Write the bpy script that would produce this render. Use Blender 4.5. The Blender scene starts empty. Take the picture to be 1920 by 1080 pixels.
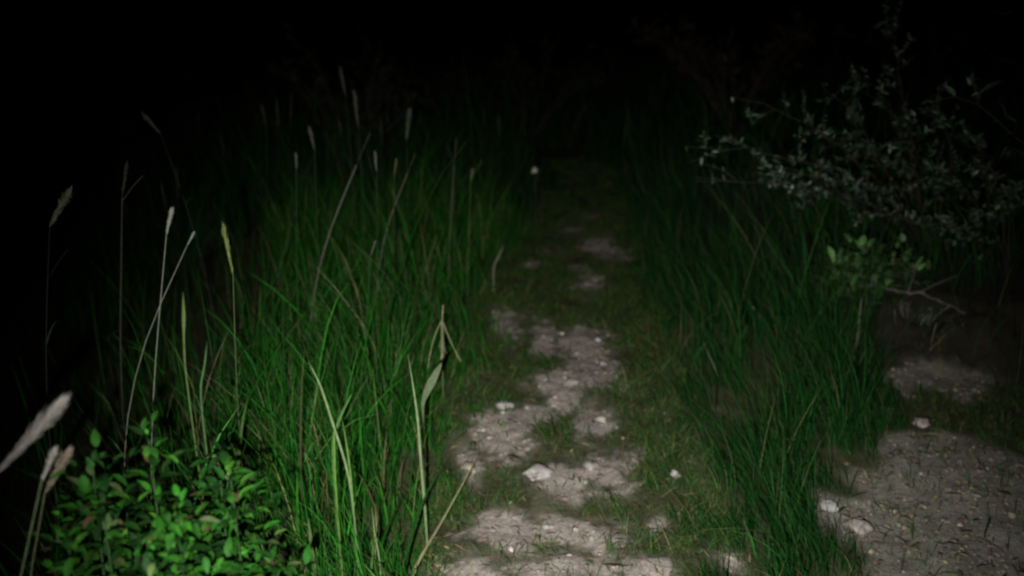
import bpy, math
import numpy as np
from mathutils import Vector, noise as mnoise

rng = np.random.default_rng(11)
scene = bpy.context.scene
COL = scene.collection

# ------------------------------------------------------------------ camera
CAM_H, PITCH, FPX = 1.5, math.radians(18.0), 1478.0
cd = bpy.data.cameras.new("camera")
cd.sensor_width = 36.0
cd.lens = 36.0 * FPX / 1920.0
cd.clip_start, cd.clip_end = 0.02, 400.0
cd.dof.use_dof = True
cd.dof.focus_distance = 2.15
cd.dof.aperture_fstop = 1.45
cam = bpy.data.objects.new("camera", cd)
COL.objects.link(cam)
cam.location = (0, 0, CAM_H)
cam.rotation_euler = (math.pi / 2 - PITCH, 0, 0)
scene.camera = cam

# ------------------------------------------------------------------ night sky
world = bpy.data.worlds.new("World")
scene.world = world
world.use_nodes = True
wn = world.node_tree.nodes
sky = wn.new("ShaderNodeTexSky")
sky.sky_type = 'NISHITA'
sky.sun_disc = False
sky.sun_elevation = math.radians(-8)
sky.sun_rotation = math.radians(200)
world.node_tree.links.new(sky.outputs[0], wn["Background"].inputs[0])
wn["Background"].inputs[1].default_value = 0.01

# the photographer's torch, held a little left of and below the lens
ld = bpy.data.lights.new("torch_light", 'SPOT')
ld.energy = 430.0
ld.color = (1.0, 0.985, 0.95)
ld.spot_size = math.radians(78)
ld.spot_blend = 1.0
ld.shadow_soft_size = 0.012
torch = bpy.data.objects.new("torch_light", ld)
COL.objects.link(torch)
torch.location = (-0.10, 0.02, 1.34)
TORCH_AIM = Vector((0.15, 3.2, 0.0))
torch.rotation_euler = (TORCH_AIM - torch.location).to_track_quat('-Z', 'Y').to_euler()

vs = scene.view_settings
vs.view_transform = 'Standard'
vs.look = 'None'
vs.exposure = 0.0
vs.gamma = 1.0
scene.cycles.use_denoising = True
scene.cycles.filter_width = 2.4
scene.cycles.max_bounces = 5
scene.cycles.diffuse_bounces = 2
scene.cycles.transmission_bounces = 3

# ------------------------------------------------------------------ helpers
CP, SP = math.cos(PITCH), math.sin(PITCH)

def ray(px, py):
    u, v = (px - 960) / FPX, (540 - py) / FPX
    return np.array([u, CP + v * SP, -SP + v * CP])

def at(px, py, y):
    """point seen at a photo position, y metres in front"""
    d = ray(px, py)
    return np.array([0, 0, CAM_H]) + d * (y / d[1])

def gp(px, py):
    """ground point seen at a photo position"""
    d = ray(px, py)
    return np.array([0, 0, CAM_H]) + d * (CAM_H / -d[2])

def sstep(a, b, x):
    t = np.clip((x - a) / (b - a), 0, 1)
    return t * t * (3 - 2 * t)

class VN:
    """smooth value noise on a numpy lattice"""
    def __init__(self, seed):
        self.g = np.random.default_rng(seed).random((256, 256))
    def __call__(self, x, y):
        x = np.asarray(x, float); y = np.asarray(y, float)
        xi, yi = np.floor(x).astype(int), np.floor(y).astype(int)
        fx, fy = x - xi, y - yi
        fx = fx * fx * (3 - 2 * fx); fy = fy * fy * (3 - 2 * fy)
        g = self.g
        a = g[xi & 255, yi & 255]; b = g[(xi + 1) & 255, yi & 255]
        c = g[xi & 255, (yi + 1) & 255]; d = g[(xi + 1) & 255, (yi + 1) & 255]
        return (a * (1 - fx) + b * fx) * (1 - fy) + (c * (1 - fx) + d * fx) * fy - 0.5
vn1, vn2, vn3, vn4 = VN(1), VN(2), VN(3), VN(4)

# bare patches on the trail: photo centre and half sizes, turned into ground ellipses
BARE = [(895, 1065, 80, 45), (960, 985, 75, 40), (1040, 1045, 110, 50), (1135, 1050, 65, 40), (1215, 1062, 45, 30),
        (945, 955, 45, 25), (1060, 885, 62, 32), (1135, 870, 45, 38), (1185, 845, 22, 16), (945, 800, 62, 40), (880, 865, 22, 28),
        (1000, 770, 45, 20), (1062, 722, 55, 38), (1095, 655, 52, 55), (1130, 700, 40, 30), (1110, 785, 36, 26),
        (950, 612, 34, 28), (1020, 618, 36, 20), (1020, 650, 25, 18), (1105, 525, 36, 22), (1035, 464, 28, 11),
        (1120, 450, 40, 13), (1000, 490, 25, 12), (1370, 1045, 26, 26), (1235, 962, 16, 12), (1155, 472, 40, 11), (1085, 495, 30, 10), (1075, 425, 30, 7), (1110, 405, 22, 5),
        (1060, 960, 60, 25), (1110, 985, 70, 30)]
ELL = []
for (cx, cy, rx, ry) in BARE:
    c = gp(cx, cy); e = gp(cx + rx, cy); n0 = gp(cx, cy + ry); n1 = gp(cx, cy - ry)
    ELL.append((c[0], c[1], e[0] - c[0], (n1[1] - n0[1]) / 2, math.atan2(c[0], c[1])))

def bare_mask(x, y, wide=False):
    m = np.full_like(x, -0.7)
    wob = 0.45 * vn1(x * 9, y * 9) + 0.55 * vn2(x * 22, y * 22) + 0.5 * vn3(x * 50, y * 50)
    for (cx, cy, rx, ry, a) in ELL:
        X, Y = x - cx, y - cy
        X = X - Y * math.tan(a) * 0.5
        d = np.sqrt((X / rx) ** 2 + (Y / ry) ** 2)
        m = np.maximum(m, 1.12 - d)
    if wide: return sstep(-0.75, 0.5, m + 0.9 * wob)
    return sstep(-0.05, 0.55, m + 1.3 * wob)

GRAV_MAIN = np.array([gp(*p)[:2] for p in [(1525, 955), (1560, 905), (1620, 862), (1700, 822), (1800, 800), (1900, 850), (2100, 960),
        (2300, 1120), (2100, 1400), (1640, 1240), (1625, 1075), (1620, 1010), (1570, 990)]])
GRAV_FAR = np.array([gp(*p)[:2] for p in [(1640, 745), (1645, 690), (1700, 658), (1800, 668), (1880, 705), (1800, 735), (1720, 738)]])
GRAV = np.array([gp(*p)[:2] for p in [(1545, 950), (1580, 905), (1640, 865), (1710, 800), (1640, 745), (1655, 690), (1720, 655),
        (1830, 690), (1960, 720), (2150, 800), (2300, 1120), (2100, 1400), (1690, 1240), (1655, 1075), (1645, 1005), (1590, 985)]])
def in_poly(x, y, P):
    ins = np.zeros(x.shape, bool)
    j = len(P) - 1
    for i in range(len(P)):
        xi, yi, xj, yj = P[i][0], P[i][1], P[j][0], P[j][1]
        c = ((yi > y) != (yj > y)) & (x < (xj - xi) * (y - yi) / (yj - yi + 1e-12) + xi)
        ins ^= c
        j = i
    return ins
def bank_d(x, y):
    return ((x - 1.75) + (y - 3.75)) * 0.7071 + 0.16 * vn2(x * 3.7, y * 3.7) + 0.08 * vn3(x * 11, y * 11) + 0.05 * vn4(x * 29, y * 29)
def wob_poly(x, y, P, w=0.16):
    return in_poly(x + w * vn1(x * 6 + 9, y * 6) + 0.10 * vn2(x * 19, y * 19) + 0.05 * vn3(x * 50, y * 50), y + w * vn3(x * 6, y * 6) + 0.10 * vn4(x * 19, y * 19), P)
def clear_mask(x, y):
    """the open strip below the bank where no tall grass grows"""
    return wob_poly(x, y, GRAV)
def gravel_mask(x, y):
    return (wob_poly(x, y, GRAV_MAIN) | wob_poly(x, y, GRAV_FAR, 0.22)) & (bank_d(x, y) < 0.0)

EDGE_L = np.array([gp(*p)[:2] for p in [(835, 1180), (845, 1080), (862, 900), (890, 760), (915, 620), (950, 520), (1000, 430), (1040, 370), (1035, 330), (1000, 295)]])
EDGE_R = np.array([gp(*p)[:2] for p in [(1300, 1180), (1280, 1080), (1245, 900), (1215, 760), (1185, 620), (1178, 520), (1165, 430), (1150, 370), (1125, 330), (1075, 295)]])
def edge_l(y): return np.interp(y, EDGE_L[:, 1], EDGE_L[:, 0])
def edge_r(y): return np.interp(y, EDGE_R[:, 1], EDGE_R[:, 0])

def hgt(x, y):
    x = np.asarray(x, float); y = np.asarray(y, float)
    h = 0.07 * vn1(x * 0.9 + 3, y * 0.9) + 0.035 * vn2(x * 3.1, y * 3.1) + 0.016 * vn3(x * 9, y * 9)
    near = sstep(9, 6, y) * sstep(-4, -3, x) * sstep(5, 4, x)
    h = h + near * (0.006 * vn4(x * 17 + y * 11, y * 17 - x * 11) + 0.0025 * vn1(x * 31 - y * 24, y * 31 + x * 24))
    h = h - 0.55 * np.clip(-0.5 - 0.26 * np.maximum(y, 0) - x, 0, 3)
    d = bank_d(x, y)
    h = h + 0.27 * sstep(-0.03, 0.34, d) * sstep(1.35, 1.8, x) + 0.10 * sstep(0.1, 1.5, d) * sstep(1.35, 2.2, x)
    mid = (edge_l(y) + edge_r(y)) / 2
    h = h - 0.03 * np.exp(-((x - mid) / 0.35) ** 2) * sstep(8, 6, y)
    return h

def hit(px, py):
    """where the line of sight through a photo position meets the terrain"""
    d = ray(px, py); tt = np.linspace(0.8, 12, 4000)
    P = np.array([0, 0, CAM_H]) + d[None] * tt[:, None]
    k_ = int(np.argmax(P[:, 2] < hgt(P[:, 0], P[:, 1])))
    return P[k_]

def npmesh(name, V, F, mat, parent=None, cols=None, smooth=True):
    me = bpy.data.meshes.new(name)
    V = np.ascontiguousarray(V, np.float32); F = np.ascontiguousarray(F, np.int32)
    m, k = F.shape
    me.vertices.add(len(V)); me.vertices.foreach_set("co", V.ravel())
    me.loops.add(m * k); me.loops.foreach_set("vertex_index", F.ravel())
    me.polygons.add(m)
    me.polygons.foreach_set("loop_start", np.arange(m, dtype=np.int32) * k)
    me.polygons.foreach_set("use_smooth", np.full(m, smooth, bool))
    me.update(calc_edges=True)
    if cols is not None:
        a = me.color_attributes.new("tint", 'FLOAT_COLOR', 'POINT')
        c = np.ones((len(V), 4), np.float32); c[:, :3] = cols
        a.data.foreach_set("color", c.ravel())
    me.materials.append(mat)
    o = bpy.data.objects.new(name, me)
    COL.objects.link(o)
    if parent is not None: o.parent = parent
    return o

def tag(o, label=None, cat=None, group=None, kind=None):
    if label: o["label"] = label
    if cat: o["category"] = cat
    if group: o["group"] = group
    if kind: o["kind"] = kind
    return o

def thing(name, loc, label, cat, group=None):
    o = bpy.data.objects.new(name, None)
    o.empty_display_size = 0.05
    COL.objects.link(o)
    o.location = Vector([float(v) for v in loc])
    return tag(o, label, cat, group)

def merge(parts):
    Vs, Fs, Cs, n = [], [], [], 0
    for V, F, C in parts:
        Vs.append(V); Fs.append(F + n); Cs.append(C); n += len(V)
    return np.vstack(Vs), np.vstack(Fs), np.vstack(Cs)

def unit(a):
    return a / (np.linalg.norm(a, axis=-1, keepdims=True) + 1e-9)

def ribbons(S, side, W, col, fold=None):
    """S (N,K,3) spines, side (N,3) or (N,K,3), W (N,K) half widths, col (N,3) or (N,K,3); fold (N,3) lifts the edges off the midrib"""
    N, K, _ = S.shape
    if side.ndim == 2: side = np.repeat(side[:, None, :], K, 1)
    if col.ndim == 2: col = np.repeat(col[:, None, :], K, 1)
    off = side * W[..., None]
    if fold is None:
        V = np.stack([S - off, S + off], 2); c = 2
    else:
        f = fold[:, None, :] * W[..., None]
        V = np.stack([S - off + f, S, S + off + f], 2); c = 3
    C = np.repeat(col[:, :, None, :], c, 2)
    base = (np.arange(N) * K * c)[:, None, None]
    r = (np.arange(K - 1) * c)[None, :, None]
    q = np.arange(c - 1)[None, None, :]
    a = base + r + q
    F = np.stack([a, a + 1, a + c + 1, a + c], -1).reshape(-1, 4)
    return V.reshape(-1, 3), F, C.reshape(-1, 3)

def blades(xy, H, W, lean, bend, col, K=6, tipfade=0.35, zoff=-0.01):
    """grass blades standing at xy: H heights, W half widths, lean (N,2) tip offset per height, bend droop amount"""
    N = len(xy)
    t = np.linspace(0, 1, K)[None, :]
    z0 = hgt(xy[:, 0], xy[:, 1]) + zoff
    tt = 0.35 * t + 0.65 * t ** 2
    droop = bend[:, None]
    S = np.zeros((N, K, 3))
    S[..., 0] = xy[:, 0:1] + lean[:, 0:1] * H[:, None] * tt
    S[..., 1] = xy[:, 1:2] + lean[:, 1:2] * H[:, None] * tt
    S[..., 2] = z0[:, None] + H[:, None] * (t - droop * t ** 3)
    az = rng.uniform(0, np.pi, N)
    tw = rng.normal(0, 0.5, N)
    ang = az[:, None] + tw[:, None] * t
    side = np.stack([np.cos(ang), np.sin(ang), np.zeros_like(ang)], -1)
    Wd = W[:, None] * (0.7 + 0.5 * t) * np.clip(1 - t ** 2.2, 0.03, 1)
    c = col[:, None, :] * np.ones((1, K, 1))
    dry = np.array([0.20, 0.19, 0.09])
    f = (np.clip(t - 0.8, 0, 1) / 0.2)[..., None] * rng.choice([0, tipfade], N, p=[0.55, 0.45])[:, None, None]
    c = c * (1 - f) + dry * f
    return ribbons(S, side, Wd, c)

def tube(P, R, col, n=5):
    P = np.asarray(P, float); K = len(P)
    R = np.broadcast_to(np.asarray(R, float), (K,))
    T = unit(np.gradient(P, axis=0))
    ref = np.array([0.31, 0.87, 0.12]); ref = ref / np.linalg.norm(ref)
    A = unit(np.cross(T, ref)); B = np.cross(T, A)
    th = np.arange(n) / n * 2 * np.pi
    V = P[:, None] + R[:, None, None] * (np.cos(th)[None, :, None] * A[:, None] + np.sin(th)[None, :, None] * B[:, None])
    i = np.arange(K - 1)[:, None] * n; j = np.arange(n)[None, :]
    F = np.stack([i + j, i + (j + 1) % n, i + n + (j + 1) % n, i + n + j], -1).reshape(-1, 4)
    V = V.reshape(-1, 3)
    return V, F, np.broadcast_to(np.asarray(col, float), V.shape).copy()

def bez(a, b, c, K=12):
    t = np.linspace(0, 1, K)[:, None]
    return (1 - t) ** 2 * a + 2 * t * (1 - t) * b + t ** 2 * c

def pick(pal, N, jit=0.25):
    pal = np.array(pal)
    w = pal[:, 3] / pal[:, 3].sum()
    i = rng.choice(len(pal), N, p=w)
    return pal[i, :3] * np.exp(rng.normal(0, jit, (N, 1))) * np.exp(rng.normal(0, 0.06, (N, 3)))

# ------------------------------------------------------------------ materials
def tint_material(name, rough=0.5, spec=0.35, transl=0.25, vary=0.25, scale=60, bump=0.0):
    m = bpy.data.materials.new(name); m.use_nodes = True
    nt = m.node_tree; n = nt.nodes; L = nt.links
    p = n["Principled BSDF"]; out = n["Material Output"]
    at_ = n.new("ShaderNodeAttribute"); at_.attribute_name = "tint"
    tc = n.new("ShaderNodeTexCoord")
    nz = n.new("ShaderNodeTexNoise"); nz.inputs["Scale"].default_value = scale; nz.inputs["Detail"].default_value = 4
    L.new(tc.outputs["Object"], nz.inputs["Vector"])
    mr = n.new("ShaderNodeMapRange")
    mr.inputs[1].default_value = 0.3; mr.inputs[2].default_value = 0.7
    mr.inputs[3].default_value = 1 - vary; mr.inputs[4].default_value = 1 + vary
    L.new(nz.outputs[0], mr.inputs[0])
    mul = n.new("ShaderNodeVectorMath"); mul.operation = 'SCALE'
    L.new(at_.outputs["Color"], mul.inputs[0]); L.new(mr.outputs[0], mul.inputs["Scale"])
    L.new(mul.outputs[0], p.inputs["Base Color"])
    p.inputs["Roughness"].default_value = rough
    p.inputs["Specular IOR Level"].default_value = spec
    if bump:
        b = n.new("ShaderNodeBump"); b.inputs["Strength"].default_value = bump; b.inputs["Distance"].default_value = 0.003
        L.new(nz.outputs[0], b.inputs["Height"]); L.new(b.outputs[0], p.inputs["Normal"])
    if transl:
        tr = n.new("ShaderNodeBsdfTranslucent"); L.new(mul.outputs[0], tr.inputs[0])
        mx = n.new("ShaderNodeMixShader"); mx.inputs[0].default_value = transl
        L.new(p.outputs[0], mx.inputs[1]); L.new(tr.outputs[0], mx.inputs[2]); L.new(mx.outputs[0], out.inputs[0])
    return m

M_GRASS = tint_material("grass_blade", 0.55, 0.10, 0.22)
M_LEAF = tint_material("weed_leaf", 0.6, 0.15, 0.25, 0.3, 90)
M_STEM = tint_material("plant_stem", 0.6, 0.25, 0.0)
M_SEED = tint_material("seed_head", 0.7, 0.15, 0.3, 0.2, 200)
M_BARK = tint_material("twig_bark", 0.8, 0.2, 0.0, 0.35, 120, 0.4)
M_STONE = tint_material("limestone", 0.85, 0.2, 0.0, 0.3, 45, 0.5)
M_LITTER = tint_material("dry_litter", 0.8, 0.15, 0.1)
M_PETAL = tint_material("white_petal", 0.6, 0.2, 0.3, 0.08)

def ground_material(name):
    m = bpy.data.materials.new(name); m.use_nodes = True
    nt = m.node_tree; n = nt.nodes; L = nt.links
    p = n["Principled BSDF"]
    tc = n.new("ShaderNodeTexCoord")
    at_ = n.new("ShaderNodeAttribute"); at_.attribute_name = "tint"
    def nz(s, d=5):
        x = n.new("ShaderNodeTexNoise"); x.inputs["Scale"].default_value = s; x.inputs["Detail"].default_value = d
        L.new(tc.outputs["Object"], x.inputs["Vector"]); return x
    a, b, c = nz(14), nz(70), nz(260, 3)
    s1 = n.new("ShaderNodeMath"); s1.operation = 'MULTIPLY_ADD'; s1.inputs[1].default_value = 0.5
    L.new(a.outputs[0], s1.inputs[0])
    s2 = n.new("ShaderNodeMath"); s2.operation = 'MULTIPLY_ADD'; s2.inputs[1].default_value = 0.6
    L.new(b.outputs[0], s2.inputs[0]); L.new(s2.outputs[0], s1.inputs[2])
    s2.inputs[2].default_value = 0.0
    mr = n.new("ShaderNodeMapRange"); mr.inputs[1].default_value = 0.38; mr.inputs[2].default_value = 0.72
    mr.inputs[3].default_value = 0.62; mr.inputs[4].default_value = 1.3
    L.new(s1.outputs[0], mr.inputs[0])
    mul = n.new("ShaderNodeVectorMath"); mul.operation = 'SCALE'
    L.new(at_.outputs["Color"], mul.inputs[0]); L.new(mr.outputs[0], mul.inputs["Scale"])
    L.new(mul.outputs[0], p.inputs["Base Color"])
    p.inputs["Roughness"].default_value = 0.92
    p.inputs["Specular IOR Level"].default_value = 0.15
    hs = n.new("ShaderNodeMath"); hs.operation = 'ADD'
    L.new(b.outputs[0], hs.inputs[0]); L.new(c.outputs[0], hs.inputs[1])
    bp = n.new("ShaderNodeBump"); bp.inputs["Strength"].default_value = 0.75; bp.inputs["Distance"].default_value = 0.01
    L.new(hs.outputs[0], bp.inputs["Height"]); L.new(bp.outputs[0], p.inputs["Normal"])
    return m
M_GROUND = ground_material("soil")

# ------------------------------------------------------------------ ground, path, stony patch: one continuous sheet split along face edges
def axis(a, b, step, lo, hi):
    d = np.arange(a, b + 1e-6, step)
    up, s, v = [], step, b
    while v < hi: s = min(s * 1.25, 8); v += s; up.append(v)
    dn, s, v = [], step, a
    while v > lo: s = min(s * 1.25, 8); v -= s; dn.append(v)
    return np.array(dn[::-1] + list(d) + up)
gx = axis(-1.3, 2.7, 0.017, -90, 90)
gy = axis(1.5, 6.6, 0.019, -12, 160)
X, Y = np.meshgrid(gx, gy)
Z = hgt(X, Y)
BM = bare_mask(X, Y)
GM = gravel_mask(X, Y)
soil = np.array([0.43, 0.372, 0.332]); litter = np.array([0.066, 0.074, 0.032]); stony = np.array([0.30, 0.282, 0.24])
B3 = np.maximum(BM, 0.34 * bare_mask(X, Y, True))[..., None]
C = litter * (1 - B3) + soil * B3
def soft(M, n=3):
    M = M.astype(float)
    for _ in range(n):
        Q = M.copy(); Q[1:-1, 1:-1] = (M[1:-1, 1:-1] * 2 + M[:-2, 1:-1] + M[2:, 1:-1] + M[1:-1, :-2] + M[1:-1, 2:]) / 6; M = Q
    return M
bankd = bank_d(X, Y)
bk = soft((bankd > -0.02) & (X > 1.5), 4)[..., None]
C = C * (1 - bk) + np.array([0.032, 0.027, 0.019]) * bk  # shade under the bank's overhang, painted in as near-black soil colour
gk = np.clip(soft(GM, 4) * (1 + 0.5 * vn3(X * 30, Y * 30)), 0, 1)[..., None]
C = C * (1 - gk) + stony * (0.95 + 0.05 * sstep(3.3, 2.9, Y))[..., None] * gk
Z = Z + BM * 0.004 * (1 + 2 * vn4(X * 47, Y * 47) + 1.5 * vn3(X * 90, Y * 90)) * sstep(7.5, 6.5, Y)
ny, nx = X.shape
V = np.stack([X, Y, Z], -1).reshape(-1, 3)
i = (np.arange(ny - 1)[:, None] * nx + np.arange(nx - 1)[None, :])
Fg = np.stack([i, i + 1, i + nx + 1, i + nx], -1)
xc = (X[:-1, :-1] + X[1:, 1:]) / 2; yc = (Y[:-1, :-1] + Y[1:, 1:]) / 2
pathf = (xc > edge_l(yc) + 0.05 * vn1(xc * 8, yc * 8)) & (xc < edge_r(yc) + 0.05 * vn2(xc * 8, yc * 8)) & (yc > 1.0) & (yc < 9.8)
gravf = gravel_mask(xc, yc) & ~pathf
kind = np.where(pathf, 1, np.where(gravf, 2, 0)).ravel()
Fg = Fg.reshape(-1, 4); Cf = C.reshape(-1, 3)
def sub(k):
    F = Fg[kind == k]; u, inv = np.unique(F, return_inverse=True)
    return V[u], inv.reshape(-1, 4), Cf[u]
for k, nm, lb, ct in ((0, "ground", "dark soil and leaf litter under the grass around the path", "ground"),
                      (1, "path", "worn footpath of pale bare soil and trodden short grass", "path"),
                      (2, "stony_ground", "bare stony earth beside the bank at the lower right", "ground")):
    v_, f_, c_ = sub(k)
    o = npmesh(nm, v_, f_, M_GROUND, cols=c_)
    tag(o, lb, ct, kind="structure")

# ------------------------------------------------------------------ stuff: grasses
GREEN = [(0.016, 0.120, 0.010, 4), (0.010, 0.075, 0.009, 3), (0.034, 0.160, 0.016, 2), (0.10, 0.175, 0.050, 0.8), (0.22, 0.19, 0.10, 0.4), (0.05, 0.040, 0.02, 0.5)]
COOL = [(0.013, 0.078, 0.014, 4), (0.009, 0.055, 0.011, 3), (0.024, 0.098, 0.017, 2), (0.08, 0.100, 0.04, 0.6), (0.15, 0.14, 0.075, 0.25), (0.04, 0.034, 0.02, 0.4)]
TROD = [(0.050, 0.118, 0.024, 4), (0.085, 0.125, 0.036, 2), (0.035, 0.098, 0.020, 3), (0.16, 0.14, 0.07, 1.1), (0.10, 0.06, 0.03, 0.3)]

def scatter(n, x0, x1, y0, y1):
    return np.stack([rng.uniform(x0, x1, n), rng.uniform(y0, y1, n)], -1)

def view_keep(p, margin=0.15):
    return np.abs(p[:, 0]) < (p[:, 1] + 0.3) * (0.66 + margin)

def tall_patch(n, y0, y1, side, hm, wm, pal, lean0, K=6, xmax=12):
    p = scatter(n, -xmax, xmax, y0, y1)
    p = p[view_keep(p)]
    x, y = p[:, 0], p[:, 1]
    if side < 0:
        d = edge_l(y) - x
    elif side > 0:
        d = x - edge_r(y)
    else:
        d = np.where(y < 10.5, np.maximum(edge_l(y) - x, x - edge_r(y)), 1.0)
    d = d + 0.34 * vn1(x * 3.4 + 5, y * 3.4) + 0.16 * vn3(x * 9, y * 9) + 0.08 * vn4(x * 23, y * 23)
    keep = (d > 0.0) & ~((gravel_mask(x, y) | clear_mask(x, y)) & (rng.random(len(x)) < 0.985))
    cl = 0.8 * vn1(x * 3.3 + 7, y * 3.3) + 0.8 * vn2(x * 9, y * 9) + 0.5 * vn3(x * 20, y * 20)
    keep &= rng.random(len(x)) < np.clip(0.55 + 1.9 * cl, 0.02, 1)
    bank = (((x - 1.75) + (y - 3.75)) * 0.7071 > -0.1) & (x > 1.5)
    if side < 0:
        keep &= rng.random(len(x)) < 1 - 0.94 * sstep(0.0, 0.32, -0.24 - 0.225 * y - x + 0.25 * vn2(x * 2.3, y * 2.3))
    keep &= ~(bank & (rng.random(len(x)) < 0.75))
    p, d, cl = p[keep], d[keep], cl[keep]
    N = len(p)
    H = hm * np.exp(rng.normal(0, 0.32, N)) * (0.12 + 0.88 * sstep(0.0, 0.34 if side < 0 else 0.5, d)) * (1 + 0.5 * cl)
    W = wm * np.exp(rng.normal(0, 0.5, N))
    if side > 0:
        H = H * np.where(in_poly(x[keep] + 0.16, y[keep], GRAV) | in_poly(x[keep], y[keep] + 0.12, GRAV), 0.4, 1.0)
    ln = np.array(lean0)[None, :] + rng.normal(0, 0.22, (N, 2))
    big = 0.3 * vn2(p[:, 0] * 1.7, p[:, 1] * 1.7)
    ln[:, 0] += big
    bend = np.abs(rng.normal(0.10, 0.14, N)).clip(0, 0.55)
    return blades(p, H, W, ln, bend, pick(pal, N), K)

left = [tall_patch(105000, 1.15, 3.2, -1, 0.29, 0.0018, GREEN, (0.05, -0.05), xmax=3.2),
        tall_patch(9000, 1.15, 2.9, -1, 0.30, 0.0033, GREEN, (0.10, -0.05), 7, xmax=2.8),
        tall_patch(120000, 3.2, 6.5, -1, 0.35, 0.0019, GREEN, (0.05, -0.05), xmax=5.5)]
def stuff(name, parts, mat, label, cat):
    V_, F_, C_ = merge(parts)
    return tag(npmesh(name, V_, F_, mat, cols=C_), label, cat, kind="stuff")
stuff("tall_grass", left, M_GRASS, "tall deep green grass growing thickly left of the path", "grass")
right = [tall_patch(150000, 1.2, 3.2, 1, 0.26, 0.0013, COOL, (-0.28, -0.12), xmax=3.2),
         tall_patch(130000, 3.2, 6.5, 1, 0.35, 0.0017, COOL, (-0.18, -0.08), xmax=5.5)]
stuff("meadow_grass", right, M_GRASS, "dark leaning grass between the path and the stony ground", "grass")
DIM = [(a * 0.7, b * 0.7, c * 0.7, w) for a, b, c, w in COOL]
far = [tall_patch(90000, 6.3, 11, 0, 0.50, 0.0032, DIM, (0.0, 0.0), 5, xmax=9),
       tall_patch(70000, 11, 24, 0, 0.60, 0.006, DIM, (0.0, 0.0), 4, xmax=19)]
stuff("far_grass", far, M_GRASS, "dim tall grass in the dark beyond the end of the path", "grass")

# trodden short grass on and beside the path
p = scatter(270000, -1.0, 2.0, 1.5, 9.5)
d = np.minimum(p[:, 0] - edge_l(p[:, 1]) + 0.15, edge_r(p[:, 1]) + 0.2 - p[:, 0])
bm = bare_mask(p[:, 0], p[:, 1])
cl = vn1(p[:, 0] * 6, p[:, 1] * 6) + vn2(p[:, 0] * 17, p[:, 1] * 17)
bw = bare_mask(p[:, 0], p[:, 1], True)
k = (d > 0) & (rng.random(len(p)) < np.clip((1 - bm) ** 1.3 * (0.62 + 1.3 * cl) * (1 - 0.45 * bw), 0.03, 1)) & ~gravel_mask(p[:, 0], p[:, 1])
p, cl = p[k], cl[k]
N = len(p)
short = blades(p, 0.038 * np.exp(rng.normal(0, 0.45, N)) * (1 + 0.5 * cl), 0.0016 * np.exp(rng.normal(0, 0.3, N)),
               rng.normal(0, 0.7, (N, 2)), np.abs(rng.normal(0.2, 0.2, N)).clip(0, 0.7), pick(TROD, N), 4, zoff=-0.003)
stuff("short_grass", [short], M_GRASS, "short trodden grass on the path between the bare patches", "grass")
# scattered blades on the stony ground
p = scatter(26000, 0.9, 3.2, 1.4, 4.2)
k = clear_mask(p[:, 0], p[:, 1]) & (rng.random(len(p)) < np.clip(0.07 + 0.9 * ~gravel_mask(p[:, 0], p[:, 1]) + 0.9 * (vn1(p[:, 0] * 4, p[:, 1] * 4) + 0.15 * (p[:, 1] - 2.2)), 0.015, 0.7))
p = p[k]; N = len(p)
sp = blades(p, 0.035 * np.exp(rng.normal(0, 0.5, N)), 0.0015 * np.exp(rng.normal(0, 0.3, N)), rng.normal(0, 0.7, (N, 2)),
            np.abs(rng.normal(0.2, 0.2, N)).clip(0, 0.7), pick(TROD, N), 4, zoff=-0.003)
stuff("sparse_grass", [sp], M_GRASS, "sparse short grass sprouting through the stony ground", "grass")

# ------------------------------------------------------------------ stones and litter
import bmesh
def ico(sub):
    bm_ = bmesh.new(); bmesh.ops.create_icosphere(bm_, subdivisions=sub, radius=1)
    v = np.array([q.co[:] for q in bm_.verts]); f = np.array([[q.index for q in g.verts] for g in bm_.faces]); bm_.free()
    return v, f
ICO1, ICO3 = ico(1), ico(3)
def pebbles(p, r, col, zf=0.2):
    N = len(p); v, f = ICO1
    sc = r[:, None] * rng.uniform(0.6, 1.25, (N, 3)); sc[:, 2] *= 0.6
    a = rng.uniform(0, 6.28, N); ca, sa = np.cos(a)[:, None], np.sin(a)[:, None]
    q = v[None] * (1 + rng.normal(0, 0.13, (N, len(v), 1))) * sc[:, None]
    X_, Y_ = q[..., 0] * ca - q[..., 1] * sa, q[..., 0] * sa + q[..., 1] * ca
    q = np.stack([X_ + p[:, 0:1], Y_ + p[:, 1:2], q[..., 2] + (hgt(p[:, 0], p[:, 1]) + r * zf)[:, None]], -1)
    F = f[None] + (np.arange(N) * len(v))[:, None, None]
    return q.reshape(-1, 3), F.reshape(-1, 3), np.repeat(col, len(v), 0)
SOILC = [(0.33, 0.30, 0.26, 3), (0.38, 0.345, 0.31, 1.2), (0.24, 0.21, 0.17, 3), (0.46, 0.43, 0.39, 0.15), (0.15, 0.12, 0.09, 1)]
p = scatter(14000, 0.9, 3.2, 1.4, 4.2)
p = p[gravel_mask(p[:, 0], p[:, 1])]
stuff("gravel", [pebbles(p, 0.0036 * np.exp(rng.normal(0, 0.65, len(p)).clip(-2, 1.3)), pick(SOILC, len(p), 0.2) * np.array([0.82, 0.78, 0.68]))], M_STONE,
      "fine gravel and crumbs of earth strewn over the stony ground", "gravel")
p = scatter(22000, -0.7, 1.1, 1.5, 6.5)
p = p[(bare_mask(p[:, 0], p[:, 1]) > 0.5) & (rng.random(len(p)) < 0.55)]
stuff("soil_crumbs", [pebbles(p, 0.0050 * np.exp(rng.normal(0, 0.6, len(p)).clip(-2, 1.0)), pick(SOILC, len(p), 0.25) * 1.05)], M_STONE,
      "crumbs of pale soil scattered on the bare patches of the path", "soil")
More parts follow.
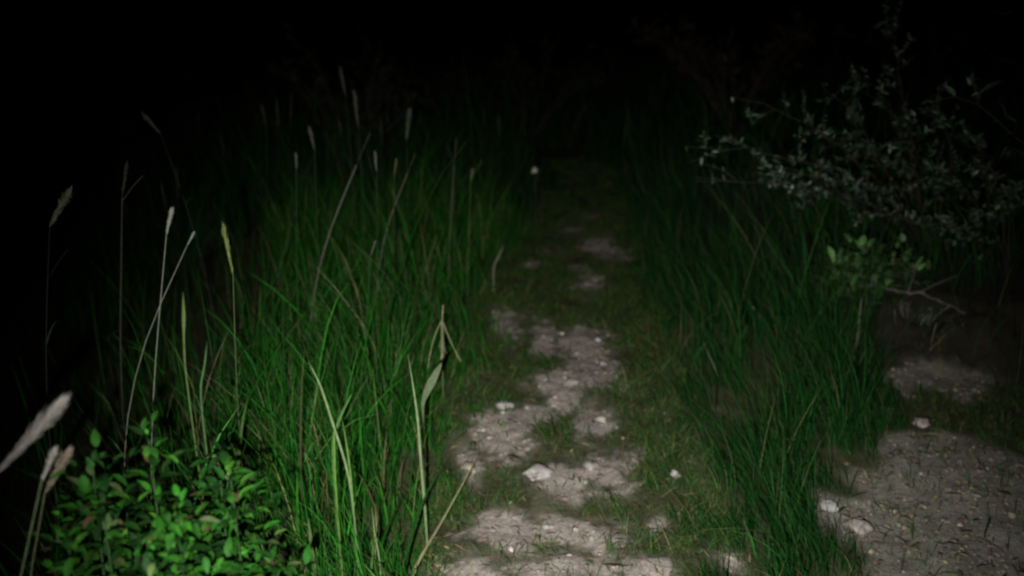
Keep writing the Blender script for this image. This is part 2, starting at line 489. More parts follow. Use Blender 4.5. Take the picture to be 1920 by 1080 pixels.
# bits of straw and dead leaf lying flat
p = scatter(20000, -0.7, 3.0, 1.5, 6.5)
k = ((p[:, 0] > edge_l(p[:, 1]) - 0.1) & (p[:, 0] < edge_r(p[:, 1]) + 0.1)) | gravel_mask(p[:, 0], p[:, 1])
p = p[k & (rng.random(len(p)) < 0.6)]; N = len(p)
a = rng.uniform(0, 6.28, N); Ln = 0.016 * np.exp(rng.normal(0, 0.5, N)); t = np.linspace(-1, 1, 4)[None]
S = np.zeros((N, 4, 3))
S[..., 0] = p[:, :1] + np.cos(a)[:, None] * Ln[:, None] * t; S[..., 1] = p[:, 1:] + np.sin(a)[:, None] * Ln[:, None] * t
S[..., 2] = hgt(S[..., 0], S[..., 1]) + 0.010 + 0.004 * rng.random((N, 1)) + 0.003 * (1 - t ** 2)
sd = np.stack([-np.sin(a), np.cos(a), rng.normal(0, 0.3, N)], -1)
LIT = [(0.16, 0.10, 0.045, 2), (0.28, 0.23, 0.14, 3), (0.04, 0.028, 0.016, 3), (0.35, 0.20, 0.03, 0.3), (0.06, 0.11, 0.03, 1.5)]
wl = 0.0016 * np.exp(rng.normal(0, 0.6, N))[:, None] * (1 - 0.8 * t ** 2)
stuff("leaf_litter", [ribbons(S, sd, wl, pick(LIT, N))], M_LITTER, "bits of straw and dead leaf lying on the path", "litter")

def stone(px, py, rpx, label, col=(0.34, 0.30, 0.27), flat=0.65, group="pale stones on the ground", bury=0.36):
    c = gp(px, py); r = 0.75 * rpx * np.linalg.norm(c - np.array([0, 0, CAM_H])) / FPX
    v, f = ICO3
    q = np.array([mnoise.noise(Vector(v_ * 1.3 + c * 7)) for v_ in v])
    q2 = np.array([mnoise.noise(Vector(v_ * 3.7 + c * 3)) for v_ in v])
    w = v * (1 + 0.5 * q + 0.3 * q2)[:, None] * r * np.array([1.05, 0.9, flat])
    z = float(hgt(c[0], c[1])) + 0.006
    o_ = npmesh("stone", w, f, M_STONE, cols=np.tile(np.array(col), (len(w), 1)))
    o_.location = (c[0], c[1], z + r * flat * (1 - 2 * bury) * 0.8)
    o_.rotation_euler = (0, 0, rng.uniform(0, 6.28))
    return tag(o_, label, "stone", group)
stone(1108, 860, 17, "brightest pale stone in the bare patch nearest the middle of the path")
stone(1266, 888, 13, "small white stone alone in the grass right of the path edge", (0.45, 0.43, 0.41))
stone(1070, 722, 15, "rounded pale stone in the middle of the long bare patch")
stone(1128, 780, 13, "pale stone right of a green tuft at mid path", (0.40, 0.38, 0.33))
stone(1121, 640, 8, "small pale stone at the right rim of the smooth grey patch", (0.5, 0.47, 0.44))
stone(1053, 627, 7, "small pale stone at the left rim of the smooth grey patch", (0.48, 0.45, 0.4))
stone(1130, 684, 6, "tiny white stone below the smooth grey patch by the grass", (0.44, 0.42, 0.42))
stone(1556, 944, 17, "grey stone at the left corner of the stony ground", (0.40, 0.39, 0.37))
stone(1612, 985, 26, "long pale clod on the lower edge of the stony ground", (0.36, 0.33, 0.29), 0.5)
stone(1726, 797, 18, "pinkish stone at the top of the stony ground below the bank", (0.40, 0.34, 0.30))
stone(1664, 775, 18, "flat grey brown stone in the grass under the bank", (0.30, 0.27, 0.23), 0.4)
stone(1010, 872, 30, "crumbly whitish clod at the left end of the brightest bare patch", (0.40, 0.36, 0.34), 0.4)
stone(880, 868, 20, "yellowish clod of earth at the left rim of the path", (0.36, 0.33, 0.24), 0.45)
stone(945, 765, 20, "pale clod on top of the bare patch left of the path middle", (0.36, 0.33, 0.31), 0.4)

# ------------------------------------------------------------------ seed stalks
G_STALK = "tall seeding grass stalks left of the path"
def plume(base, tip, rad, col, n=170, curve=0.0, fine=1.0):
    """a feathery spike of many narrow spikelets along an axis"""
    base, tip = np.asarray(base, float), np.asarray(tip, float)
    ax = tip - base; L = np.linalg.norm(ax); u_ = ax / L
    A = unit(np.cross(u_, [0.2, 0.9, 0.3])); B = np.cross(u_, A)
    t0 = rng.random(n) ** 0.9 * 0.93
    th = rng.uniform(0, 6.28, n)
    prof = np.interp(t0, [0, 0.15, 0.45, 0.75, 0.93], [0.12, 0.35, 0.75, 1.0, 0.4])
    R = (np.cos(th)[:, None] * A + np.sin(th)[:, None] * B)
    st = base + ax * t0[:, None]
    ln = L * (0.13 + 0.10 * rng.random(n)) * fine
    en = st + u_ * ln[:, None] + R * (rad * prof * (0.4 + 1.2 * rng.random(n) ** 1.5))[:, None]
    t = np.linspace(0, 1, 4)[None, :, None]
    S_ = st[:, None] * (1 - t) + en[:, None] * t + R[:, None] * (rad * 0.35 * np.sin(np.pi * t)) 
    sd_ = unit(np.cross(np.repeat(u_[None], n, 0), R) + rng.normal(0, 0.3, (n, 3)))
    w_ = rad * (0.16 if n < 400 else 0.09) * np.array([0.4, 1.0, 0.8, 0.1])[None] * np.ones((n, 1))
    c_ = np.array(col) * np.exp(rng.normal(0, 0.18, (n, 1)))
    core = tube(np.linspace(base, tip, 6), rad * (1.0 if n < 400 else 0.6) * np.array([0.14, 0.28, 0.4, 0.42, 0.26, 0.04]), np.array(col) * 0.8, 6)
    return merge([ribbons(S_, sd_, w_, c_), core])

def shift(vfc, o3):
    return vfc[0] - np.asarray(o3)[None], vfc[1], vfc[2]

def stalk(label, low, hb, tip, depth, rad, scol=(0.14, 0.16, 0.08), hcol=(0.42, 0.42, 0.34), n=170, r=0.0014, group=G_STALK, foot=(0, 0), extra=None, depth_low=None):
    """low, head base and tip as photo positions at the given distance; the stem runs on from low to the ground"""
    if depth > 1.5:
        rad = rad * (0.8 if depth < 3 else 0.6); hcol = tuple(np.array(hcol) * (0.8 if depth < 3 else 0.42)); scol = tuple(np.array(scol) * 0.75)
    PL, PB, PT = at(*low, depth_low or depth), at(*hb, depth), at(*tip, depth)
    down = unit(PL - PB)
    ext = (PL - PB)[:2] * min(3.0, max(0.0, PL[2]) / max(PB[2] - PL[2], 1e-3))
    ext = ext * min(1.0, 0.35 / (np.linalg.norm(ext) + 1e-6)) * 0.75
    if foot != (0, 0): ext = np.array(foot)
    gx_, gy_ = PL[0] + ext[0], PL[1] + ext[1]
    g = np.array([gx_, gy_, float(hgt(gx_, gy_)) - 0.01])
    b1 = bez(g, PL + down * 0.5 * np.linalg.norm(PL - g), PL, 8); b2 = bez(PL, (PL + PB) / 2, PB, 8)
    pts = np.vstack([b1, b2[1:]])
    e = thing("grass_stalk", g, label, "grass stalk", group)
    v_, f_, c_ = shift(tube(pts, np.linspace(r * 1.3, r * 0.8, len(pts)), scol, 6), g)
    npmesh("stem", v_, f_, M_STEM, e, c_)
    v_, f_, c_ = shift(plume(PB, PT, rad, hcol, n), g)
    npmesh("seed_head", v_, f_, M_SEED, e, c_)
    # one or two leaves off the stem
    for q in range(2):
        s0 = pts[3 + 3 * q]; L = rng.uniform(0.10, 0.2); a_ = rng.uniform(0, 6.28)
        tt = np.linspace(0, 1, 7)[:, None]
        dirv = np.array([math.cos(a_) * 0.6, math.sin(a_) * 0.6, 0.75])
        S_ = s0 + dirv * L * tt + np.array([0, 0, -1]) * L * 0.5 * tt ** 2.5
        sd_ = unit(np.cross(dirv, [0, 0, 1]))
        v_, f_, c_ = ribbons(S_[None], sd_[None], (0.0028 * (1 - tt[:, 0] ** 2))[None] + 1e-5, np.array([[0.05, 0.11, 0.03]]))
        npmesh("leaf", v_ - g, f_, M_GRASS, e, c_)
    if extra is not None:
        A_, B_ = at(*extra[0], depth), at(*extra[1], depth)
        v_, f_, c_ = shift(tube(bez(A_, (A_ + B_) / 2 + [0, 0, 0.01], B_, 6), r * 0.7, scol, 5), g)
        npmesh("branchlet", v_, f_, M_STEM, e, c_)
    return e
PALE, WARM, GRN = (0.42, 0.39, 0.35), (0.28, 0.23, 0.17), (0.22, 0.27, 0.14)
stalk("biggest whitish plume bending in from the left edge of the picture", (-60, 960), (-8, 890), (113, 757), 1.25, 0.0115, hcol=PALE, n=900, foot=(-0.10, 0.05), r=0.0016)
stalk("thin pale seed head upright on the near green stem below the big plume", (38, 1085), (78, 902), (104, 842), 1.2, 0.0060, hcol=PALE, n=240, scol=(0.16, 0.21, 0.11))
stalk("short brownish seed head close behind the thin pale one", (60, 1060), (84, 925), (128, 848), 1.28, 0.009, hcol=WARM, n=240, foot=(0.03, 0.05))
stalk("green tipped seed head highest at the far left against the dark", (88, 560), (93, 425), (130, 357), 2.1, 0.014, hcol=(0.36, 0.42, 0.27), scol=(0.05, 0.05, 0.04), extra=((92, 520), (128, 468)))
stalk("dim grey stalk with a side twig standing between two seed heads", (226, 590), (229, 370), (238, 305), 2.6, 0.008, hcol=(0.10, 0.095, 0.08), scol=(0.07, 0.065, 0.06), extra=((231, 375), (268, 330)), r=0.003)
stalk("upright pale seed head left of the slanting thin stem", (297, 610), (312, 440), (322, 392), 2.0, 0.008, hcol=(0.46, 0.46, 0.40), scol=(0.25, 0.27, 0.2))
stalk("thin stem slanting right across the upright pale seed head", (303, 565), (350, 462), (364, 436), 2.0, 0.0045, hcol=(0.44, 0.43, 0.38), n=90, scol=(0.25, 0.25, 0.19), r=0.0012)
stalk("yellow green ear with a long thin tip near the tall stalks", (440, 620), (437, 515), (419, 425), 2.1, 0.009, hcol=(0.20, 0.25, 0.08), scol=(0.07, 0.12, 0.04))
stalk("lone faint ear leaning left high in the dark", (330, 330), (302, 252), (268, 214), 3.4, 0.015, hcol=(0.34, 0.32, 0.28), scol=(0.04, 0.05, 0.03))
stalk("pale upright ear left of the long slanting straw", (556, 420), (556, 318), (555, 288), 3.4, 0.009, hcol=(0.42, 0.44, 0.38), scol=(0.04, 0.09, 0.03))
stalk("hanging grey ear above the pale upright one", (592, 360), (590, 282), (580, 240), 3.7, 0.016, hcol=(0.30, 0.29, 0.24), scol=(0.04, 0.08, 0.03))
stalk("pale ear right of the long slanting straw", (708, 430), (706, 322), (703, 285), 3.5, 0.010, hcol=(0.42, 0.44, 0.38), scol=(0.04, 0.09, 0.03))
stalk("small warm ear between the pale ear and the thin straw", (738, 420), (739, 330), (743, 300), 3.5, 0.009, hcol=(0.30, 0.27, 0.19), scol=(0.05, 0.08, 0.03))
stalk("long thin straw slanting right high above the grass", (636, 388), (668, 310), (692, 254), 3.5, 0.003, hcol=(0.36, 0.34, 0.28), n=50, scol=(0.25, 0.25, 0.2), r=0.0022)
stalk("thin straw slanting right beside the small warm ear", (745, 372), (764, 325), (778, 288), 3.6, 0.003, hcol=(0.30, 0.30, 0.24), n=50, scol=(0.2, 0.21, 0.15), r=0.0018)
stalk("pair of pale spikelets close above the bright mid grass", (690, 560), (694, 482), (704, 452), 3.0, 0.006, hcol=(0.44, 0.46, 0.38), scol=(0.05, 0.13, 0.04), n=90)
stalk("thin straight straw left of the white flower", (846, 400), (851, 310), (856, 262), 3.9, 0.004, hcol=(0.28, 0.28, 0.22), n=50, scol=(0.13, 0.15, 0.09), r=0.0016)
stalk("yellowish branching ear left of the white flower", (880, 420), (883, 340), (886, 318), 4.0, 0.012, hcol=(0.36, 0.38, 0.18), scol=(0.10, 0.16, 0.05), extra=((883, 335), (905, 300)))
stalk("brown hooked seed head highest above the left grass", (676, 300), (672, 240), (664, 172), 4.3, 0.017, hcol=(0.28, 0.25, 0.19), scol=(0.04, 0.07, 0.03))
stalk("wispy ear leaning left beside the brown hooked seed head", (655, 260), (648, 180), (638, 128), 4.6, 0.014, hcol=(0.24, 0.24, 0.2), scol=(0.04, 0.07, 0.03))
stalk("soft broad ear low over the grass under the brown hooked one", (764, 360), (762, 262), (768, 208), 4.4, 0.024, hcol=(0.22, 0.26, 0.18), scol=(0.04, 0.08, 0.03), n=240)
# indistinct ones further back, copied from three
protos = []
for q in range(3):
    protos.append(stalk("faint seeding stalk lost among the dim grass at the back", (500 + 20 * q, 330), (500 + 22 * q, 240), (490 + 28 * q, 195 - 8 * q), 5.2 + 0.5 * q, 0.014,
                        hcol=(0.25, 0.24, 0.19), scol=(0.05, 0.08, 0.03), n=90, group="faint stalks at the back"))
def children_of(o_): return [c for c in bpy.data.objects if c.parent == o_]
KIDS = [children_of(q) for q in protos]
for q in range(9):
    s = q % 3
    x = rng.uniform(-2.9, 0.2) if q < 20 else rng.uniform(0.4, 1.5)
    y = rng.uniform(4.6, 7.6) if q < 20 else rng.uniform(5.5, 8)
    if edge_l(y) - 0.05 < x < edge_r(y) + 0.05 and y < 6.6: x -= 0.9
    if x < -0.5 * y: x = -0.4 * y * rng.random()
    e = protos[s].copy(); COL.objects.link(e)
    e.location = (x, y, float(hgt(x, y)) - 0.01); e.rotation_euler = (rng.normal(0, 0.08), rng.normal(0, 0.08), rng.uniform(0, 6.28))
    sc = rng.uniform(0.75, 1.05); e.scale = (sc, sc, sc)
    for c in KIDS[s]:
        d = c.copy(); COL.objects.link(d); d.parent = e

# ------------------------------------------------------------------ single grass blades that stand out
def blade(label, pts, depth, wpx, col, name="grass_shoot", cat="grass", mat=None, prof=None, ground=True, depths=None, group="long single blades that stand out"):
    P = np.array([at(*q, (depths[i_] if depths else depth)) for i_, q in enumerate(pts)])
    if ground:
        g = np.array([P[0][0], P[0][1] + 0.0, float(hgt(P[0][0], P[0][1])) - 0.01]); P = np.vstack([g, P])
    else:
        g = P[0].copy()
    # smooth through the points
    tk = np.linspace(0, 1, len(P)); tq = np.linspace(0, 1, 22)
    S_ = np.stack([np.interp(tq, tk, P[:, j]) for j in range(3)], -1)
    for _ in range(4): S_[1:-1] = (S_[:-2] + 2 * S_[1:-1] + S_[2:]) / 4
    w = 0.58 * wpx * depth / FPX / 2
    W_ = w * (prof(tq) if prof else (0.55 + 0.7 * tq) * np.clip(1 - tq ** 3, 0.04, 1))
    T_ = unit(np.gradient(S_, axis=0)); sd_ = unit(np.cross(T_, np.array([0.25, 1.0, -0.3])))
    nr = np.cross(sd_, T_)
    v_, f_, c_ = ribbons(S_[None], sd_[None], W_[None], np.array([col]), fold=(nr[11] * 0.35)[None])
    o_ = npmesh(name, v_ - g, f_, mat or M_GRASS, None, c_)
    o_.location = g
    return tag(o_, label, cat, group)
blade("long pale blade standing straight at the edge of the left grass", [(800, 1000), (788, 860), (783, 780), (765, 664)], 2.05, 12, (0.20, 0.26, 0.13))
blade("pale blade curving left with a dry tip above the near weeds", [(660, 905), (622, 790), (600, 720), (578, 678)], 1.75, 11, (0.16, 0.22, 0.10))
blade("broad green blade leaning right across the pale curving one", [(620, 830), (640, 775), (662, 735)], 1.8, 13, (0.06, 0.15, 0.04))
blade("bright yellow green blade at the foot of the pale curving one", [(628, 900), (627, 850), (626, 790)], 1.75, 8, (0.12, 0.22, 0.04))
blade("bright green blade right of the pale curving blade", [(660, 920), (652, 850), (642, 788)], 1.75, 10, (0.10, 0.19, 0.05))
blade("stiff blade with a broad sheath under the upright seed head", [(347, 700), (344, 640), (343, 548)], 1.6, 15, (0.09, 0.14, 0.045), prof=lambda t: np.interp(t, [0, .7, .84, 1], [.3, .5, 1.0, .08]))
blade("slim green blade right of the stiff sheathed one", [(372, 740), (384, 680), (388, 640)], 1.6, 9, (0.06, 0.13, 0.05))
blade("dry straw leaning from the pale clod down into the left grass", [(770, 1075), (830, 975), (892, 862)], 1.95, 12, (0.22, 0.21, 0.12), prof=lambda t: np.interp(t, [0, .2, .9, 1], [.8, 1, .6, .1]), depths=[1.75, 1.95, 2.2])
blade("short whitish blade low between the weeds and the path", [(712, 1050), (702, 1000), (697, 950)], 1.75, 8, (0.18, 0.24, 0.11))
blade("slanting straw low in the grass below the white flower", [(925, 500), (936, 478), (946, 458)], 4.4, 6, (0.26, 0.25, 0.18))
blade("pale stem leaning left in the right hand grass", [(1358, 745), (1345, 700), (1318, 640)], 3.2, 5, (0.18, 0.22, 0.13))
blade("pale stem lying left beneath the thorny bush", [(1432, 605), (1415, 580), (1398, 560)], 3.9, 7, (0.22, 0.24, 0.18))
blade("upright pale stem in front of the overhanging bank", [(1610, 620), (1612, 590), (1616, 555)], 3.5, 7, (0.28, 0.28, 0.2))
# broad dock leaf
blade("broad greyish leaf standing at the edge of the left grass", [(790, 760), (800, 732), (828, 680)], 2.3, 32, (0.13, 0.17, 0.09), "dock_leaf", "leaf", M_LEAF,
      prof=lambda t: np.interp(t, [0, .3, .5, .75, .92, 1], [.07, .25, .6, 1.0, .6, .05]), group=None)
# bent straw with two hanging ends
e = thing("bent_straw", np.array([*gp(832, 760)[:2], 0]), "dry bent grass stem with two drooping ends beside the path", "grass stalk")
g = np.array(e.location)
for nm, pts, r in (("stem", [(832, 760), (829, 640), (831, 572)], 0.0022), ("drooping_end", [(829, 600), (812, 640), (803, 690)], 0.002), ("drooping_end", [(829, 600), (845, 640), (864, 678)], 0.002)):
    P = np.array([at(*q, 2.85) for q in pts])
    if nm == "stem": P[0] = g
    v_, f_, c_ = shift(tube(bez(P[0], 2 * P[1] - (P[0] + P[2]) / 2, P[2], 10), r, (0.26, 0.25, 0.13), 5), g)
    npmesh(nm, v_, f_, M_STEM, e, c_)
v_, f_, c_ = shift(plume(at(829, 600, 2.85), at(830, 672, 2.85), 0.012, (0.26, 0.28, 0.16), 60), g)
npmesh("seed_head", v_, f_, M_SEED, e, c_)

# white flower beyond the end of the path
yf = 5.6
c = at(1002, 321, yf); g = np.array([c[0] + 0.02, c[1], float(hgt(c[0], c[1]))])
e = thing("white_flower", g, "tiny white flower standing alone in the dark beyond the path", "flower")
v_, f_, c_ = shift(tube(bez(g, (g + c) / 2 + [0.01, 0, 0], c, 8), 0.0018, (0.05, 0.10, 0.03), 5), g)
npmesh("stem", v_, f_, M_STEM, e, c_)
n = 26
th = rng.uniform(0, 6.28, n); ph = rng.uniform(-0.5, 1.2, n)
dv = np.stack([np.cos(th) * np.cos(ph), np.sin(th) * np.cos(ph), np.sin(ph)], -1)
t = np.linspace(0, 1, 5)[None, :, None]
S_ = c - g + dv[:, None] * 0.026 * t * np.array([0.8, 0.8, 1.2])
npmesh("petals", *ribbons(S_, unit(np.cross(dv, rng.normal(0, 1, (n, 3)))), 0.006 * np.array([[.3, .8, 1, .9, .3]]) * np.ones((n, 1)), np.full((n, 3), 0.75))[:2], M_PETAL, e,
       np.full((n * 10, 3), 0.75))

# ------------------------------------------------------------------ leaves
def leaves(B, D, L, Wd, col, up=None, droop=0.5, rows=9, tooth=0.0, fold=0.35):
    """leaf blades from base points B along directions D"""
    N = len(B)
    t = np.linspace(0, 1, rows)
    D = unit(D)
    upv = np.tile([0, 0, 1.0], (N, 1)) if up is None else up
    sd_ = unit(np.cross(D, upv) + 1e-4); nr = np.cross(sd_, D)
    S_ = B[:, None] + D[:, None] * (L[:, None] * t)[..., None] - nr[:, None] * (L[:, None] * droop * t[None] ** 2 * 0.6)[..., None]
    pr = np.sin(np.pi * t ** 0.75) ** 0.85
    if tooth: pr = pr * (1 + tooth * ((np.arange(rows) % 2) * 2 - 1))
    pr[0] = 0.06; pr[-1] = 0.01
    return ribbons(S_, sd_, Wd[:, None] * pr[None], col, fold=nr * fold)

NETT = [(0.018, 0.095, 0.009, 4), (0.036, 0.125, 0.013, 2), (0.010, 0.042, 0.007, 3), (0.07, 0.11, 0.035, 0.5), (0.07, 0.05, 0.025, 0.3)]
def nettle(x, y, h, label, lean=(0, 0), Ls=0.044, group="leafy weeds at the lower left", pal=None, spray=4):
    z = float(hgt(x, y)) - 0.01
    g = np.array([x, y, z]); top = np.array([lean[0] * h, lean[1] * h, h])
    e = thing("nettle_plant", g, label, "weed", group)
    pts = bez(np.zeros(3), np.array([lean[0] * h * 0.2, lean[1] * h * 0.2, h * 0.55]), top, 12)
    npmesh("stem", *tube(pts, np.linspace(0.0035, 0.0014, 12), (0.06, 0.13, 0.04), 6)[:2], M_STEM, e, np.tile([0.025, 0.06, 0.018], (72, 1)))
    nn = int(h / 0.031); B_, D_, L_ = [], [], []
    a0 = rng.uniform(0, 6.28)
    for q in range(2, nn):
        f = q / (nn - 1); pt = pts[min(11, int(f * 11))] * 1.0
        pt = np.array([np.interp(f, np.linspace(0, 1, 12), pts[:, j]) for j in range(3)])
        for s in range(2):
            a_ = a0 + q * math.pi / 2 + s * math.pi + rng.normal(0, 0.25)
            el = np.interp(f, [0, 0.6, 1], [-0.1, 0.15, 0.75]) + rng.normal(0, 0.15)
            for u2 in range(spray):
                off = rng.uniform(0.25, 1.0) * Ls * 2.0
                dd = np.array([math.cos(a_ + rng.normal(0, 0.5)), math.sin(a_ + rng.normal(0, 0.5)), rng.normal(0.25, 0.35)])
                B_.append(pt + dd * off * np.interp(f, [0, 0.8, 1], [1, 0.8, 0.3])); D_.append(dd * 0.6 + rng.normal(0, 0.6, 3) + np.array([0, 0, 0.25])); L_.append(Ls * rng.uniform(0.5, 0.95))
            B_.append(pt); D_.append([math.cos(a_) * math.cos(el), math.sin(a_) * math.cos(el), math.sin(el)])
            L_.append(Ls * np.interp(f, [0, 0.5, 0.85, 1], [0.8, 1.15, 0.85, 0.4]) * rng.uniform(0.6, 1.35))
    B_, D_, L_ = np.array(B_), np.array(D_), np.array(L_)
    B_ = B_ + D_ * 0.012
    v_, f_, c_ = leaves(B_, D_, L_, L_ * 0.22, pick(pal or NETT, len(B_), 0.35), rows=12, tooth=0.13)
    npmesh("foliage", v_, f_, M_LEAF, e, c_)
    return e
for (x, y, h, lb, ln) in [
        (-0.98, 1.55, 0.60, "leafy green weed closest to the near seed heads", (0.05, 0)),
        (-0.86, 1.62, 0.66, "tallest leafy weed with its pointed top in the dark", (0.0, 0.05)),
        (-0.76, 1.50, 0.60, "dense leafy weed in the middle of the clump", (0.05, -0.05)),
        (-0.66, 1.62, 0.58, "leafy weed with pale top leaves beside the black gap", (0.0, 0.0)),
        (-0.82, 1.36, 0.46, "low leafy weed at the front of the clump", (0.05, 0.0)),
        (-0.64, 1.36, 0.44, "bright leafy weed at the bottom edge of the picture", (0.0, 0.05)),
        (-0.98, 1.38, 0.44, "shaded leafy weed in the lower left corner", (0.1, 0.0)),
        (-0.52, 1.48, 0.36, "short leafy weed at the right end of the clump", (0.08, 0.0)),
        (-0.90, 1.46, 0.52, "leafy weed crowded between the tallest and the shaded one", (0.0, 0.05)),
        (-0.70, 1.44, 0.50, "drooping leafy weed in front of the pale topped one", (-0.08, -0.05)),
        (-0.58, 1.62, 0.40, "small leafy weed in the shade behind the short one", (0.0, 0.0)),
        (-1.06, 1.60, 0.50, "weed at the outer left fringe of the clump", (0.0, 0.0)),
        (-0.56, 1.42, 0.34, "low weed filling the gap beside the bright bottom one", (0.0, -0.05)),
        (-0.80, 1.56, 0.56, "full leafy weed behind the dense middle one", (0.02, 0.0)),
        (-0.72, 1.34, 0.44, "rounded leafy weed next to the low front one", (-0.03, 0.0)),
        (-0.90, 1.34, 0.42, "leafy weed low down beneath the brownish seed head", (0.0, 0.0)),
        (-0.74, 1.72, 0.52, "half hidden leafy weed at the back of the clump", (0.0, 0.05))]:
    nettle(x * 0.84, y * 0.84, (h + 0.15) * rng.uniform(0.82, 1.05), lb, ln)

# low weed on the bank
for (px_, py_, y, h, lb) in [(1580, 575, 3.6, 0.20, "bushy green weed on the left end of the bank"),
                             (1645, 560, 3.70, 0.17, "leafy weed above the dark hollow of the bank"),
                             (1700, 560, 3.62, 0.13, "small weed on the bank under the thorny bush"),
                             (1612, 560, 3.85, 0.24, "upright weed at the back of the bank"),
                             (1562, 600, 3.60, 0.28, "weed leaning out of the grass at the foot of the bank"),
                             (1672, 548, 3.80, 0.17, "half hidden weed among the roots of the thorny bush")]:
    c = hit(px_, py_)
    nettle(c[0], c[1], h * 1.15, lb, (-0.15, -0.15), 0.085, "weeds on top of the bank", [(0.11, 0.22, 0.075, 3), (0.08, 0.17, 0.05, 2), (0.18, 0.24, 0.13, 1)])

# dry tufts hanging over the lip of the bank
def tuft(px_, py_, y, label, n=45, L0=0.10, dirx=0.0):
    c = hit(px_, py_ + 8); z = float(hgt(c[0], c[1]))
    g = np.array([c[0], c[1], z])
    a_ = rng.normal(-2.0, 0.9, n); el = rng.uniform(-0.2, 1.3, n)
    D_ = np.stack([np.cos(a_) * np.cos(el) + dirx, np.sin(a_) * np.cos(el), np.sin(el)], -1)
    L_ = L0 * np.exp(rng.normal(0, 0.3, n)); t = np.linspace(0, 1, 7)[None, :, None]
    B_ = np.stack([rng.normal(0, 0.03, n), rng.normal(0, 0.02, n), rng.normal(-0.01, 0.005, n)], -1)
    S_ = B_[:, None] + D_[:, None] * L_[:, None, None] * t - np.array([0, 0, 1.0]) * L_[:, None, None] * 0.9 * t ** 2
    sd_ = unit(np.cross(D_, [0, 0, 1.0]) + rng.normal(0, 0.2, (n, 3)))
    W_ = 0.0022 * (1 - np.linspace(0, 1, 7)[None] ** 2) * np.exp(rng.normal(0, 0.3, (n, 1))) + 1e-5
    v_, f_, c_ = ribbons(S_, sd_, W_, pick([(0.20, 0.20, 0.16, 3), (0.11, 0.12, 0.08, 2), (0.05, 0.09, 0.04, 2)], n, 0.4))
    o_ = npmesh("dry_tuft", v_, f_, M_LITTER, None, c_)
    o_.location = g
    return tag(o_, label, "grass tuft", "withered tufts on the lip of the bank")
tuft(1640, 548, 3.86, "withered tuft at the left end of the bank lip")
tuft(1688, 560, 3.74, "withered tuft over the dark hollow, next to the bank weeds")
tuft(1742, 575, 3.62, "palest withered tuft in the middle of the bank lip", 50, 0.10)
tuft(1790, 592, 3.50, "long withered tuft slanting right at the end of the bank lip", 40, 0.13, 0.7)

# grey dead branch along the lip
pp = np.array([hit(*q) for q in [(1608, 556), (1640, 552), (1680, 566), (1722, 570), (1762, 584), (1806, 604)]])
pp[:, 2] += 0.045 + rng.normal(0, 0.008, 6)
g = pp[0] - [0, 0, 0.03]
e = thing("fallen_branch", g, "grey dead branch lying along the lip of the bank", "branch")
tq = np.linspace(0, 1, 26); S_ = np.stack([np.interp(tq, np.linspace(0, 1, 6), pp[:, j]) for j in range(3)], -1)
S_[1:-1] += rng.normal(0, 0.004, (24, 3))
npmesh("branch", *shift(tube(S_, np.linspace(0.009, 0.004, 26), (0.15, 0.145, 0.12), 6), g)[:2], M_BARK, e, np.tile([0.15, 0.145, 0.12], (156, 1)))
for q in (4, 8, 12, 15, 19, 22):
    b = S_[q]; d_ = unit(np.array([rng.normal(0, 0.8), -0.5 + rng.normal(0, 0.5), rng.normal(0.1, 0.6)])); L = rng.uniform(0.08, 0.2)
    v_, f_, c_ = shift(tube(bez(b, b + d_ * L * 0.5 + rng.normal(0, 0.02, 3), b + d_ * L, 7), np.linspace(0.0035, 0.001, 7), (0.16, 0.155, 0.13), 5), g)
    npmesh("twig", v_, f_, M_BARK, e, c_)

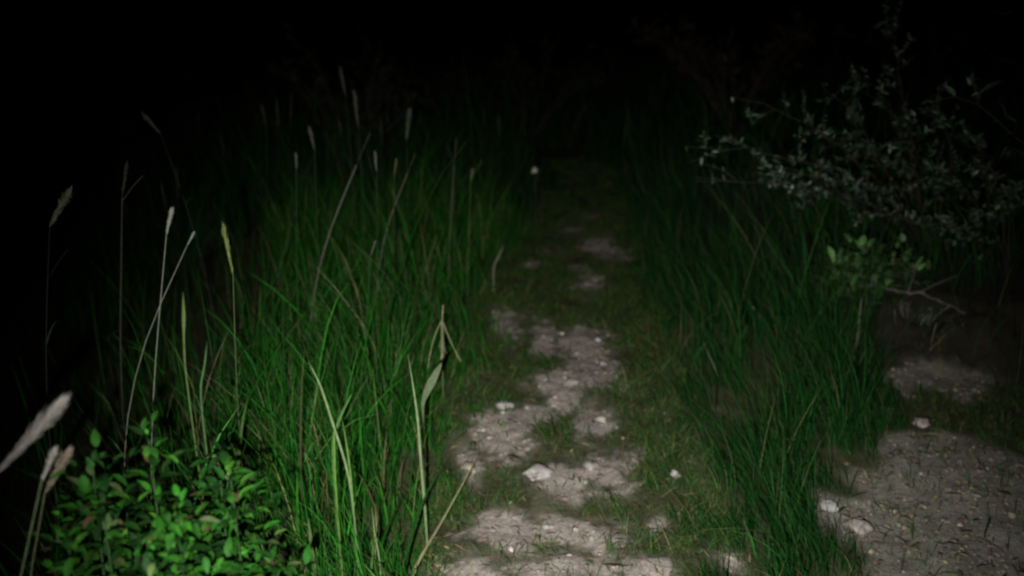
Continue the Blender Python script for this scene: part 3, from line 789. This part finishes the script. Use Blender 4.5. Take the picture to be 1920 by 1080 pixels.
# ------------------------------------------------------------------ bushes
SLOE = [(0.055, 0.095, 0.048, 4), (0.12, 0.16, 0.11, 2.5), (0.04, 0.09, 0.035, 2), (0.24, 0.28, 0.23, 0.9), (0.13, 0.08, 0.045, 0.25)]
def bush(root, tips, label, ll=0.024, twig_n=15, pal=SLOE, leaf_n=13, bark=(0.04, 0.034, 0.028), r0=0.007, name="thorn_bush", cat="bush", group=None, sag=0.25, twig_len=0.16, ax_leaf=8):
    root = np.asarray(root, float)
    e = thing(name, root, label, cat, group)
    LB, LD = [], []
    for tp in tips:
        tp = np.asarray(tp, float) - root
        mid = tp * np.array([0.42, 0.42, 0.62 + sag]) + rng.normal(0, 0.07, 3)
        P = bez(np.zeros(3), mid, tp, 18)
        P[1:-1] += rng.normal(0, 0.008, (16, 3))
        parts = [tube(P, np.linspace(r0, 0.0012, 18), bark, 6)]
        for q in range(twig_n):
            f = rng.uniform(0.35, 1.0); k0 = min(16, int(f * 17)); b = P[k0]
            T = unit(P[k0 + 1] - P[k0])
            d_ = unit(T * 0.6 + rng.normal(0, 0.6, 3) + [0, 0, 0.25]); L = twig_len * rng.uniform(0.5, 1.3)
            Q = bez(b, b + d_ * L * 0.5 + rng.normal(0, 0.015, 3), b + d_ * L + rng.normal(0, 0.02, 3), 8)
            parts.append(tube(Q, np.linspace(0.0022, 0.0008, 8), bark, 4))
            m = rng.integers(max(2, leaf_n - 4), leaf_n + 3)
            tt = rng.uniform(0.25, 1.0, m); ii = np.clip((tt * 7).astype(int), 0, 6)
            tt = np.clip(0.5 + (tt - 0.5) * rng.uniform(0.4, 1.0) + rng.normal(0, 0.12), 0.1, 1); ii = np.clip((tt * 7).astype(int), 0, 7)
            LB.append(Q[ii]); LD.append(unit(d_ * 0.5 + rng.normal(0, 0.7, (m, 3)) + [0, 0, 0.2]))
        ii = rng.integers(10, 18, ax_leaf)
        LB.append(P[ii]); LD.append(unit(rng.normal(0, 0.7, (ax_leaf, 3)) + unit(P[-1] - P[-3]) * 0.6))
        v_, f_, c_ = merge(parts)
        npmesh("branch", v_, f_, M_BARK, e, c_)
    LB, LD = np.vstack(LB), np.vstack(LD)
    L_ = ll * np.exp(rng.normal(0, 0.4, len(LB)).clip(-0.9, 0.7))
    v_, f_, c_ = leaves(LB, LD, L_, L_ * 0.16, pick(pal, len(LB), 0.25), up=unit(rng.normal(0, 0.6, (len(LB), 3)) + [0, -0.2, 0.8]), rows=6, droop=0.3)
    npmesh("foliage", v_, f_, M_LEAF, e, c_)
    return e
root = at(1735, 470, 4.5); root[2] = float(hgt(root[0], root[1])) - 0.02
tips = [at(*q) for q in [(1285, 275, 3.5), (1305, 340, 3.45), (1372, 182, 3.9), (1420, 300, 3.6), (1545, 160, 4.0), (1500, 250, 3.7), (1600, 165, 3.9),
                         (1668, 48, 4.0), (1735, 185, 4.2), (1700, 270, 3.8), (1800, 330, 4.0), (1650, 300, 4.3), (1560, 330, 3.6), (1440, 345, 3.7), (1830, 440, 3.7)]]
bush(root, tips, "straggly thorny bush with small pale leaves on the bank at the right")
root = at(1890, 520, 4.0); root[2] = float(hgt(root[0], root[1])) - 0.02
tips = [at(*q) for q in [(1600, 400, 3.6), (1745, 320, 3.6), (1780, 250, 3.9), (1840, 310, 3.6), (1750, 420, 3.4), 
                         (1905, 350, 3.7)]]
bush(root, tips, "low tangled bush sprawling sideways over the dark bank below the thorny one", name="low_bush")
root = np.array([2.75, 2.7, 0]); root[2] = float(hgt(2.75, 2.7)) - 0.02
tips = [at(*q) for q in [(1850, 100, 2.75), (1760, 160, 3.1), (1905, 90, 2.7), (1890, 275, 2.6), (1930, 190, 2.8), (1885, 30, 3.0), (1990, 60, 2.6)]]
bush(root, tips, "taller bush reaching in from the right edge of the picture", 0.04, 8, leaf_n=7, r0=0.01, twig_len=0.14)

# far bushes swallowed by the dark
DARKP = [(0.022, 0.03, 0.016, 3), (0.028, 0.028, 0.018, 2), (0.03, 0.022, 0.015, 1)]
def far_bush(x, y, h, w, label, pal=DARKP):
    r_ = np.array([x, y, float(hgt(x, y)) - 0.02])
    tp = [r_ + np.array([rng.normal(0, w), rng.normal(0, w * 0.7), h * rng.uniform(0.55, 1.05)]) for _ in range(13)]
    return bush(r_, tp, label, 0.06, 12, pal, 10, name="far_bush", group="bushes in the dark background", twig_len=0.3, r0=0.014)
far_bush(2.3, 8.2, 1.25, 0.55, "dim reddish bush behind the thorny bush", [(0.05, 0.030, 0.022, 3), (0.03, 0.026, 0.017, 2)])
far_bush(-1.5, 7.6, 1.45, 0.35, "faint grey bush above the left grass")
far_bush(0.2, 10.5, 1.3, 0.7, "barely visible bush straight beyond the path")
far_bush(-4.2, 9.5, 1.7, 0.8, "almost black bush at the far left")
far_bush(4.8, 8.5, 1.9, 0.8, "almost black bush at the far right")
